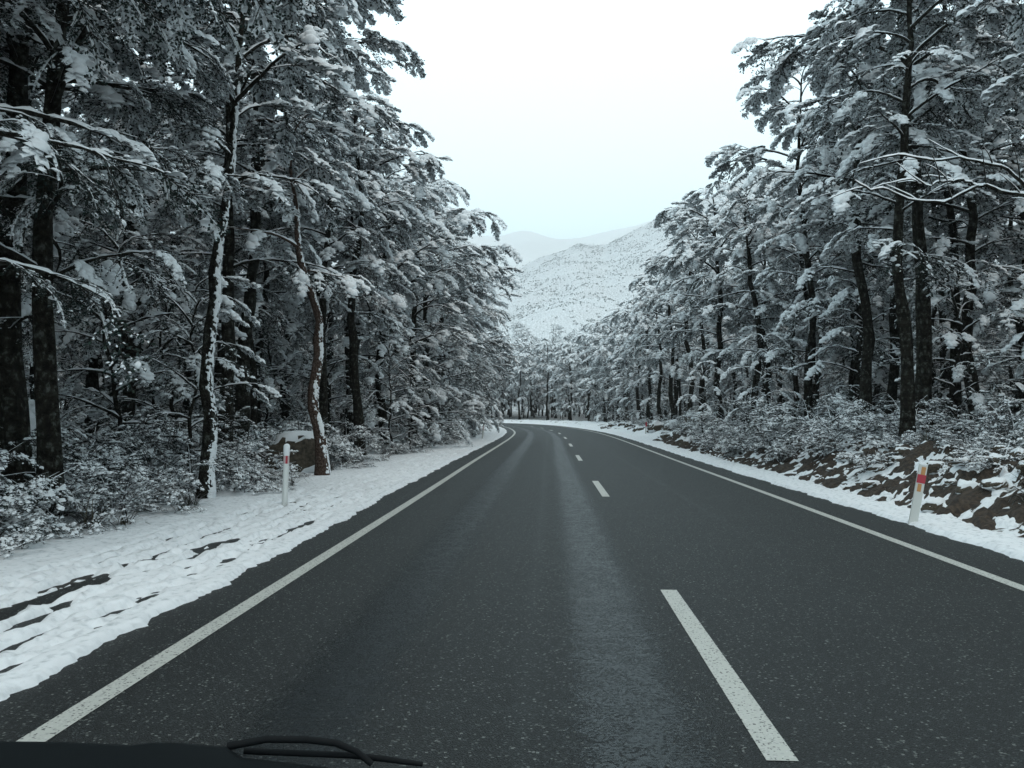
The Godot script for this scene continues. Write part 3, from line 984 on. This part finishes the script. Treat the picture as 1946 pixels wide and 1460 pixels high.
	for line in [[[9.95, 3.6], [9.2, 4.3], [8.5, 4.75], [7.9, 5.35], [7.3, 5.62], [6.95, 5.6], [6.5, 5.75], [6.2, 5.7]], [[9.95, 4.0], [9.0, 4.55], [8.2, 4.85], [7.6, 5.1], [7.1, 4.9], [6.75, 4.98], [6.3, 5.15], [5.9, 5.1], [5.6, 5.25]], [[7.6, 5.1], [7.2, 5.25], [6.9, 5.2], [6.6, 5.35]]]:
		var limb := Shape.new()
		var snow := Shape.new()
		var pts := PackedVector3Array()
		var c := Curve3D.new()
		for q in line: c.add_point(Vector3(q[0], q[1], -12.4 + 0.35 * sin(q[0] * 1.7)))
		var rad := PackedFloat32Array()
		var th := PackedFloat32Array()
		for k in 40:
			pts.append(c.sample_baked(c.get_baked_length() * k / 39.0) + Vector3(0, 0.07 * noise_c.get_noise_2d(k * 0.06, line.size()), 0.1 * noise_c.get_noise_2d(k * 0.1, 50.0)))
			rad.append(lerpf(0.045, 0.01, k / 39.0) * (0.5 if line.size() == 4 else 1.0))
			th.append(0.022 + 0.025 * noise_c.get_noise_2d(k * 0.3, line.size()))
		limb.tube(pts, rad, 7)
		snow.ridge(pts, rad, th)
		for k in range(9, 40, 4):
			var twig := path_from(pts[k], PI + 0.9 * sin(k * 5.0), 0.75 * cos(k * 3.0) + 0.3, 0.35 + 0.25 * absf(sin(k * 2.0)), 4, 0.3, 0.25, twigs)
			var tr := PackedFloat32Array([0.011, 0.009, 0.007, 0.005, 0.003])
			limb.tube(twig, tr, 5)
			snow.ridge(twig, tr, PackedFloat32Array([0.016, 0.022, 0.012, 0.018, 0.006]))
		var l := part("bare_limb", limb.mesh(), M.bark, edge_tree)
		l.transform = edge_tree.transform.affine_inverse()
		part("snow_cover", snow.mesh(), M.snow, l)
	var row := [[10.4, -32.6], [12.2, -37.0], [10.2, -37.4], [10.5, -42.5], [10.9, -47.6], [11.2, -53.0], [11.4, -59.0], [11.6, -65.5], [12.0, -72.0], [11.9, -79.0], [11.9, -86.5], [11.4, -94.0], [10.2, -101.5], [8.3, -109.0], [5.4, -116.5], [1.2, -123.5], [-4.0, -129.0]]
	for k in row.size():
		plant_tree("beech_tree", (skirted[k % 2] if k % 3 == 1 else broad[k % 3]) if k > 4 else (broad[k % 3] if k % 4 != 3 else tall[0]), row[k][0], row[k][1], [0.95, 0.9, 0.98, 0.92, 1.0, 0.94][k % 6], PI - 0.5 + 0.45 * (k % 4) + (0.7 if k > 11 else 0.0), "snowy beech of the right roadside row, %s one beyond the forking trunk" % nth[k], "row of beeches along the outside of the bend")
	var rng := RandomNumberGenerator.new()
	rng.seed = 77
	# --- the wood behind, which reads as one mass
	var lists := [[], [], [], [], [], [], [], [], []]
	var all := [tall[0], tall[1], tall[2], tall[3], broad[0], broad[1], broad[2], young[0], young[1]]
	for z in range(6, -176, -4):
		for side in [-1, 1]:
			for k in 9:
				var s := float(-z)
				var o: float = side * (13.2 + (3.0 if side > 0 else 3.6) + k * 4.3 + rng.randf_range(-1.3, 1.3))
				if side < 0 and s > 24.0: o += 4.2
				if side > 0 and s > 30.0: o -= 3.4
				if side < 0 and k > 6: continue
				var p := beside(s + rng.randf_range(-1.5, 1.5), o)
				if absf(off_road(p.x, p.z)) < 10.5: continue
				if p.z > -2.0 and k > 3: continue
				var y := ground_y(p.x, p.z)
				var lift := maxf(0.0, -p.z - 110.0) * 0.05
				lists[rng.randi_range(0, 6)].append(Transform3D(Basis(Vector3.UP, rng.randf() * TAU).scaled(Vector3.ONE * rng.randf_range(0.8, 1.05)), Vector3(p.x, y + lift - 0.1, p.z)))
				var q := p + Vector3(rng.randf_range(-2.0, 2.0), 0, rng.randf_range(-2.0, 2.0))
				lists[rng.randi_range(7, 8)].append(Transform3D(Basis(Vector3.UP, rng.randf() * TAU).scaled(Vector3.ONE * rng.randf_range(0.7, 1.5)), Vector3(q.x, ground_y(q.x, q.z) + lift - 0.1, q.z)))
	# trees on the lower slope beyond the bend
	for k in 420:
		var d := rng.randf_range(132.0, 300.0)
		var b := rng.randf_range(-0.16, 0.34)
		var y := maxf(0.0, d - 190.0) * 0.16
		lists[rng.randi_range(0, 6)].append(Transform3D(Basis(Vector3.UP, rng.randf() * TAU).scaled(Vector3.ONE * rng.randf_range(0.6, 0.95)), Vector3(b * d, y - 0.3 + maxf(0.0, d - 130.0) * 0.04, -d)))
	var wood := Node3D.new()
	wood.name = "beech_forest"
	add_child(wood)
	tag(wood, "dense snowy beech forest standing behind the roadside trees", "forest", "", "stuff")
	for k in 9:
		many("trunks", all[k].trunk, M.bark, lists[k], wood)
		many("limbs", all[k].branches, M.bark, lists[k], wood)
		many("leaves", all[k].foliage, M.leaf, lists[k], wood)
		many("snow", all[k].snow, M.snow, lists[k], wood)
	# --- young trees
	g = "young beeches under the tall trees"
	plant_tree("young_beech_tree", young[0], -4.3, -27.5, 0.95, 0.4, "young beech leaning over the verge right of the thickest left trunk", g)
	plant_tree("young_beech_tree", young[1], -3.9, -29.6, 0.8, 1.4, "low young beech in front of the bushy trees of the bend", g)
	plant_tree("young_beech_tree", young[1], -5.9, -14.2, 0.9, 2.0, "young beech with snow pads between the pale trunk and the boulder", g)
	plant_tree("young_beech_tree", young[0], -7.4, -14.0, 1.1, 3.0, "young beech behind the snow-plastered trunk", g)
	plant_tree("young_beech_tree", young[0], 8.9, -27.0, 0.9, 1.0, "young beech among shrubs on the right, left of the curved trunk", g)
	plant_tree("young_beech_tree", young[1], 7.6, -30.5, 0.75, 0.2, "young beech at the snow strip short of the far right marker post", g)
	plant_tree("young_beech_tree", young[0], 12.0, -20.6, 1.1, 4.0, "young beech with snow pads between the straight trunks right of the striped post", g)
	plant_tree("young_beech_tree", young[1], 11.2, -24.6, 1.2, 5.0, "young beech behind the curved trunk on the right", g)
	plant_tree("young_beech_tree", young[0], 15.2, -21.2, 1.2, 1.0, "young beech at the right edge behind the bank", g)
	plant_tree("young_beech_tree", young[0], -8.4, -18.6, 1.2, 2.0, "young beech in the shade behind the straight dark beech", g)
	plant_tree("young_beech_tree", young[1], -6.3, -26.0, 1.2, 3.3, "young beech filling the gap behind the thickest roadside trunk", g)
	plant_tree("young_beech_tree", young[1], 11.6, -16.2, 0.85, 2.5, "young beech with pale green leaves behind the right earth bank", g)
	# --- shrubs
	var shrubs := [make_bush(701, 1.3, 1.0, 16, 0.8, false), make_bush(702, 1.0, 1.2, 18, 0.75, false), make_bush(703, 1.6, 1.0, 14, 0.85, true), make_bush(704, 0.6, 1.4, 14, 0.7, false)]
	var left := [[-5.3, -7.3, 3, 1.0], [-5.6, -8.2, 1, 1.0], [-6.3, -8.9, 0, 1.1], [-5.4, -9.2, 3, 1.1], [-6.0, -10.1, 1, 1.1], [-5.5, -10.8, 0, 0.8], [-6.6, -11.6, 2, 1.0], [-5.5, -11.9, 1, 0.9], [-7.6, -12.2, 0, 1.3], [-5.6, -13.6, 0, 1.0], [-4.7, -13.9, 3, 1.1], [-6.6, -14.4, 0, 1.3], [-5.2, -15.2, 1, 1.2], [-4.95, -16.4, 3, 0.8], [-6.7, -17.0, 2, 1.2], [-6.9, -16.2, 0, 1.3], [-5.6, -20.4, 0, 1.4], [-4.2, -19.6, 3, 1.0], [-6.5, -19.0, 1, 1.6], [-7.6, -18.0, 0, 1.5], [-4.9, -21.3, 1, 1.1], [-5.8, -21.8, 0, 1.3], [-4.3, -22.8, 3, 1.0], [-5.6, -26.4, 0, 1.3], [-4.2, -26.2, 1, 1.0], [-3.7, -27.6, 3, 1.2], [-3.8, -31.0, 1, 1.3], [-3.4, -34.5, 0, 1.2], [-3.2, -38.5, 1, 1.2], [-2.9, -43.0, 1, 1.2], [-2.7, -48.0, 0, 1.0], [-2.9, -53.0, 1, 1.0], [-8.6, -15.6, 0, 1.5], [-8.0, -21.0, 1, 1.6], [-9.0, -10.0, 0, 1.4], [-7.6, -9.4, 2, 1.2]]
	for q in left:
		plant_bush(shrubs[q[2]], q[0], q[1], q[3], q[0] * 7.0 + q[1], which_one("snow-dusted shrub", Vector3(q[0], 0, q[1]), ["low", "rounded", "tall"], [0.8, 1.2, 1.1, 0.6][q[2]] * q[3], [0.75, 1.25], [[-0.78, 7.5, "thick dark trunk at the left edge"], [-0.58, 10.0, "dark trunk at the left roadside"], [-0.395, 12.7, "pale snow-plastered trunk"], [-0.295, 11.9, "white round marker post"], [-0.275, 18.3, "brown boulder"], [-0.243, 17.4, "reddish leaning trunk"], [-0.197, 24.8, "tall roadside beech past the boulder"], [-0.11, 36.0, "bushy beeches of the bend"], [-0.04, 44.0, "far post at the inside of the bend"]]), "shrubs along the left verge")
	var right := [[7.6, -8.6, 3, 1.0], [8.2, -10.2, 1, 1.0], [7.2, -11.4, 3, 1.2], [9.0, -12.4, 0, 1.0], [7.9, -13.2, 1, 0.9], [7.0, -14.6, 3, 1.2], [9.6, -14.8, 2, 1.1], [8.0, -16.0, 1, 0.9], [7.3, -17.6, 0, 1.0], [9.3, -18.0, 0, 1.3], [7.0, -19.6, 1, 1.1], [8.4, -20.0, 0, 1.4], [7.5, -22.0, 2, 1.1], [9.0, -23.0, 0, 1.5], [7.0, -24.0, 1, 1.1], [8.2, -25.6, 0, 1.3], [7.4, -28.0, 1, 1.2], [9.0, -29.6, 0, 1.5], [8.2, -32.0, 1, 1.3], [8.8, -36.0, 0, 1.3], [9.4, -40.0, 1, 1.2], [10.0, -45.0, 0, 1.2], [10.2, -50.0, 1, 1.2], [10.4, -57.0, 0, 1.1], [10.6, -64.0, 1, 1.2], [10.8, -70.0, 0, 1.0], [11.2, -19.0, 1, 1.4], [12.2, -23.2, 0, 1.5], [11.6, -27.0, 2, 1.5], [12.4, -17.6, 0, 1.3], [11.0, -13.8, 1, 1.2], [10.4, -10.4, 2, 1.0], [11.0, -30.0, 1, 1.6], [13.2, -29.0, 0, 1.6]]
	for q in right:
		plant_bush(shrubs[q[2]], q[0], q[1], q[3] * (0.8 if q[1] > -16.5 else 0.92), q[0] * 5.0 + q[1], which_one("snow-dusted shrub", Vector3(q[0], 0, q[1]), ["low", "rounded", "tall"], [0.8, 1.2, 1.1, 0.6][q[2]] * q[3], [0.9, 1.4], [[0.517, 9.9, "orange and red marker post"], [0.51, 16.6, "mossy thick trunk"], [0.455, 22.2, "curved leaning trunk"], [0.605, 21.8, "second trunk past the striped post"], [0.39, 27.4, "tall beech short of the forking trunk"], [0.387, 32.0, "forking trunk"], [0.7, 13.0, "right picture edge bank"], [0.3, 34.0, "first row trunk past the forking beech"], [0.23, 44.0, "tall dark boulder"], [0.173, 47.3, "far right marker post"], [0.14, 70.0, "far stretch of snow strip"]]), "shrubs along the right bank")
	print("planted ", Time.get_ticks_msec())

func make_rock(sd: int, squash: float) -> Array:
	var sp := SphereMesh.new()
	sp.radius = 1.0
	sp.height = 2.0
	sp.radial_segments = 20
	sp.rings = 12
	var arr := sp.get_mesh_arrays()
	var sh := Shape.new()
	var cap := Shape.new()
	sh.v = arr[Mesh.ARRAY_VERTEX]
	sh.i = arr[Mesh.ARRAY_INDEX]
	cap.i = sh.i
	var f := FastNoiseLite.new()
	f.seed = sd
	f.frequency = 0.55
	f.fractal_octaves = 4
	for k in sh.v.size():
		var d := sh.v[k].normalized()
		var r := 1.0 + 0.55 * f.get_noise_3dv(d * 1.6)
		var q := d * r
		for cut in 4:                                        # a few flat faces
			var nn := Vector3(f.get_noise_1d(cut * 37.0), f.get_noise_1d(cut * 51.0 + 9.0) * 0.8, f.get_noise_1d(cut * 13.0 + 70.0)).normalized()
			var over := q.dot(nn) - 0.72
			if over > 0: q -= nn * over * 0.85
		q.y *= squash
		sh.v[k] = q
		var lift := (d.y - 0.45 + 0.7 * f.get_noise_3dv(d * 4.0)) * 0.22
		cap.v.append(q + Vector3(0, clampf(lift, -0.08, 0.09), 0) + (d * 0.01 if lift > 0 else -d * 0.04))
	sh.smooth()
	cap.smooth()
	return [sh.mesh(), cap.mesh()]

func build_verge_things() -> void:
	var rocks := [make_rock(1, 0.8), make_rock(2, 0.7), make_rock(3, 0.95), make_rock(4, 0.6)]
	var put := func(called: String, k: int, at: Vector3, size: Vector3, turn: float, label: String, group: String) -> void:
		var t := thing(called, at, turn, label, "rock", group)
		t.scale = size
		var body := part("stone", rocks[k][0], M.rock, t)
		part("snow_cap", rocks[k][1], M.snow, body)
	put.call("boulder", 0, Vector3(-5.1, 0.42, -18.3), Vector3(0.78, 0.82, 0.62), 0.6, "large brown boulder capped with snow beside the reddish trunk", "")
	put.call("boulder", 1, Vector3(8.9, 0.45, -47.5), Vector3(0.8, 0.6, 0.6), 1.0, "reddish rock in the bank just left of the far right marker post", "rocks in the far right bank")
	put.call("boulder", 3, Vector3(9.4, 0.5, -45.2), Vector3(0.75, 0.7, 0.6), 2.0, "rough brown rock just right of the far right marker post", "rocks in the far right bank")
	put.call("boulder", 2, Vector3(10.2, 0.8, -42.0), Vector3(0.9, 0.75, 0.7), 0.3, "tall dark boulder with snowy top, largest on the far right bank", "rocks in the far right bank")
	put.call("boulder", 0, Vector3(8.8, 0.5, -38.0), Vector3(0.5, 0.5, 0.45), 2.6, "smaller brown rock below the dark boulder on the right bank", "rocks in the far right bank")
	var rng := RandomNumberGenerator.new()
	rng.seed = 33
	for k in 40:
		var s := rng.randf_range(6.2, 17.0)
		var o := rng.randf_range(4.35, 6.2)
		var p := beside(s, o)
		var sz := rng.randf_range(0.06, 0.15) * (1.5 if k % 9 == 0 else 1.0)
		put.call("stone", k % 4, Vector3(p.x, ground_y(p.x, p.z) + 0.012 + maxf(0.0, bank_rise.call(s, o, p)) + sz * 0.25, p.z), Vector3(sz * 1.3, sz, sz), rng.randf() * TAU, which_one("snow-capped stone in the earth bank", p, ["small", "fist-shaped", "large"], sz, [0.1, 0.16], [[0.517, 9.9, "orange and red marker post"], [0.51, 16.6, "mossy thick trunk"], [0.6, 8.5, "bare brown earth patch"], [0.66, 7.0, "right picture edge"]]), "stones in the right earth bank")
	for k in 30:
		var s := rng.randf_range(30.0, 70.0)
		var p := beside(s, rng.randf_range(4.8, 6.4))
		var sz := rng.randf_range(0.12, 0.35)
		put.call("stone", k % 4, Vector3(p.x, ground_y(p.x, p.z) + sz * 0.2, p.z), Vector3(sz * 1.3, sz, sz), rng.randf() * TAU, which_one("snowy stone", p, ["small", "rounded", "large"], sz, [0.18, 0.27], [[0.173, 47.3, "far right marker post"], [0.19, 47.5, "reddish rock"], [0.24, 42.0, "tall dark boulder"], [0.23, 38.0, "smaller brown rock"], [0.14, 62.0, "far snow strip"]]), "stones along the far right bank")
	# tussocks
	for kind in 2:
		var blades := Shape.new()
		var frost := Shape.new()
		for k in 40:
			var az := rng.randf() * TAU
			var l := rng.randf_range(0.3, 0.6)
			var pts := path_from(Vector3(rng.randf_range(-0.05, 0.05), 0, rng.randf_range(-0.05, 0.05)), az, rng.randf_range(0.7, 1.5), l, 4, rng.randf_range(1.0, 2.4), 0.1, rng)
			var sd := Vector3(-sin(az), 0, cos(az)) * 0.006
			for sh in [blades, frost]:
				var b: int = sh.v.size()
				var up := Vector3.UP * (0.006 if sh == frost else 0.0)
				for j in 5:
					var w := 1.0 - 0.2 * j
					sh.v.append(pts[j] + sd * w + up)
					sh.v.append(pts[j] - sd * w + up)
					for q in 2:
						sh.n.append(Vector3.UP)
						sh.c.append(Color(0.09, 0.085, 0.045))
				if sh == frost and rng.randf() < 0.35: continue
				for j in 4: sh.quad(b + j * 2, b + j * 2 + 2, b + j * 2 + 3, b + j * 2 + 1)
		var bm := blades.mesh()
		frost.c.clear()
		var fm := frost.mesh()
		var spots := []
		for k in 26:
			if kind == 0:
				spots.append(beside(rng.randf_range(6.5, 30.0), rng.randf_range(4.9, 6.4)))
			elif k < 16:
				spots.append(beside(rng.randf_range(5.0, 24.0), -rng.randf_range(5.9, 6.8)))
		for p in spots:
			var tuft := rng.randf_range(0.7, 1.4)
			var t := thing("tussock", Vector3(p.x, ground_y(p.x, p.z) + 0.02, p.z), rng.randf() * TAU, which_one("frosted grass tuft", p, ["small", "middling", "wide"], tuft, [0.9, 1.15], [[0.517, 9.9, "orange and red marker post"], [0.51, 16.6, "mossy thick trunk"], [0.455, 22.2, "curved leaning trunk"], [0.6, 8.5, "bare brown earth patch"], [0.36, 27.0, "far end of the earth bank"]] if kind == 0 else [[-0.78, 7.5, "thick dark trunk at the left edge"], [-0.58, 10.0, "dark trunk at the left roadside"], [-0.395, 12.7, "pale snow-plastered trunk"], [-0.295, 11.9, "white round marker post"], [-0.275, 18.3, "brown boulder"]]), "grass", "grass tufts on the right bank" if kind == 0 else "grass tufts at the left forest edge")
			t.scale = Vector3.ONE * tuft
			part("blades", bm, M.leaf, t)
			part("frost", fm, M.snow, t)

func lathe(profile: Array, sides: int) -> ArrayMesh:
	var sh := Shape.new()
	for q in profile:
		for s in sides:
			var w := TAU * s / sides
			sh.v.append(Vector3(cos(w) * q[0], q[1], sin(w) * q[0]))
	for k in profile.size() - 1:
		for s in sides:
			var a := k * sides + s
			var b := k * sides + (s + 1) % sides
			sh.quad(a, b, b + sides, a + sides)
	sh.smooth()
	return sh.mesh()

func box(size: Vector3, bevel := 0.0) -> ArrayMesh:
	var b := BoxMesh.new()
	b.size = size
	var m := ArrayMesh.new()
	m.add_surface_from_arrays(Mesh.PRIMITIVE_TRIANGLES, b.get_mesh_arrays())
	return m

func build_posts() -> void:
	# round white post with snow cap, left
	var t := thing("marker_post", Vector3(-3.5, ground_y(-3.5, -11.9) + 0.05, -11.9), 0.0, "white round marker post with pale red band on the left snow verge", "marker post", "roadside marker posts")
	t.rotation_degrees.z = -1.5
	part("pole", lathe([[0.044, -0.2], [0.044, 0.935], [0.03, 0.945], [0.0, 0.945]], 16), M.post, t)
	var red := part("reflector", box(Vector3(0.03, 0.12, 0.006)), M.red, t)
	red.position = Vector3(0.016, 0.73, 0.042)
	var pale := part("band", lathe([[0.0452, 0.67], [0.0452, 0.79]], 16), M.pale_red, t)
	pale.position = Vector3.ZERO
	part("snow_cap", lathe([[0.046, 0.79], [0.049, 0.86], [0.048, 0.94], [0.036, 0.963], [0.018, 0.973], [0.0, 0.975]], 14), M.snow, t)
	# flat post with stripes, right
	t = thing("marker_post", Vector3(5.12, ground_y(5.12, -9.9) + 0.0, -9.9), 0.0, "leaning flat white marker post with orange strips and red band on the right", "marker post", "roadside marker posts")
	t.rotation_degrees = Vector3(0, -12, -10.5)
	t.position.y = -0.02
	var pole := part("pole", box(Vector3(0.1, 1.0, 0.03)), M.post_old, t)
	pole.position.y = 0.3
	for q in [[0.72, 0.1, "orange", 0.05, 0.008], [0.615, 0.11, "red", 0.1, 0.0], [0.5, 0.1, "orange", 0.045, -0.005]]:
		var b := part("reflector" if q[2] == "orange" else "red_band", box(Vector3(q[3], q[1], 0.008)), M[q[2]], t)
		b.position = Vector3(q[4], q[0], 0.016)
	part("snow_cap", lathe([[0.045, 0.79], [0.05, 0.805], [0.03, 0.822], [0.0, 0.826]], 10), M.snow, t).scale = Vector3(1, 1, 0.45)
	# far posts
	for q in [[8.2, -47.3, "red", "thin far marker post with red top among the rocks on the right"], [-1.62, -42.3, "pale_red", "thin far marker post at the inside of the bend on the left"]]:
		t = thing("marker_post", Vector3(q[0], maxf(0.0, ground_y(q[0], q[1])), q[1]), 0.0, q[3], "marker post", "roadside marker posts")
		t.rotation_degrees.z = -4.0
		part("pole", lathe([[0.045, -0.2], [0.045, 0.8], [0.03, 0.83], [0.0, 0.83]], 10), M.post_old, t)
		part("band", lathe([[0.048, 0.5], [0.048, 0.78]], 10), M[q[2]], t)

func build_car() -> void:
	var t := thing("car", Vector3(0, 0, 0), 0.0, "black front edge of the car with parked wiper at bottom left", "car")
	# scuttle panel: profile across the car, seen just above the bottom of the picture
	var prof := [[-0.95, 1.03], [-0.63, 1.0285], [-0.54, 1.0275], [-0.46, 1.024], [-0.43, 1.027], [-0.40, 1.0265], [-0.345, 1.0215], [-0.325, 1.009], [-0.21, 0.996], [-0.08, 0.984], [0.1, 0.972], [0.9, 0.955]]
	var sh := Shape.new()
	for q in prof:
		for e in [[-0.97, -0.9], [-0.965, -0.02], [-0.945, -0.004], [-0.93, 0.0], [-0.9, -0.004], [-0.86, -0.012], [-0.6, -0.05], [0.3, -0.1], [0.3, -0.7]]:
			sh.v.append(Vector3(q[0], maxf(0.25, q[1] + e[1]), e[0]))
	var w := 9
	for j in prof.size() - 1:
		for k in w - 1:
			var a := j * w + k
			sh.quad(a, a + 1, a + w + 1, a + w)
	sh.smooth()
	part("scuttle_panel", sh.mesh(), M.car, t)
	var pts := PackedVector3Array([Vector3(-0.345, 1.016, -0.95), Vector3(-0.3, 1.0225, -0.955), Vector3(-0.25, 1.022, -0.955), Vector3(-0.215, 1.018, -0.955), Vector3(-0.19, 1.008, -0.955), Vector3(-0.17, 0.995, -0.95)])
	var rad := PackedFloat32Array([0.005, 0.0045, 0.0045, 0.0045, 0.004, 0.004])
	var wp := Shape.new()
	wp.tube(pts, rad, 8)
	part("wiper_arm", wp.mesh(), M.rubber, t)
	wp = Shape.new()
	wp.tube(PackedVector3Array([Vector3(-0.33, 1.004, -0.965), Vector3(-0.2, 0.999, -0.965), Vector3(-0.16, 0.995, -0.965), Vector3(-0.11, 0.988, -0.965)]), PackedFloat32Array([0.004, 0.004, 0.004, 0.003]), 8)
	part("wiper_blade", wp.mesh(), M.rubber, t)
	for x in [-0.72, 0.72]:
		var wh := part("wheel", lathe([[0.0, -0.1], [0.26, -0.1], [0.31, -0.07], [0.31, 0.07], [0.26, 0.1], [0.0, 0.1]], 24), M.rubber, t)
		wh.rotation_degrees.z = 90
		wh.position = Vector3(x, 0.311, -0.3)
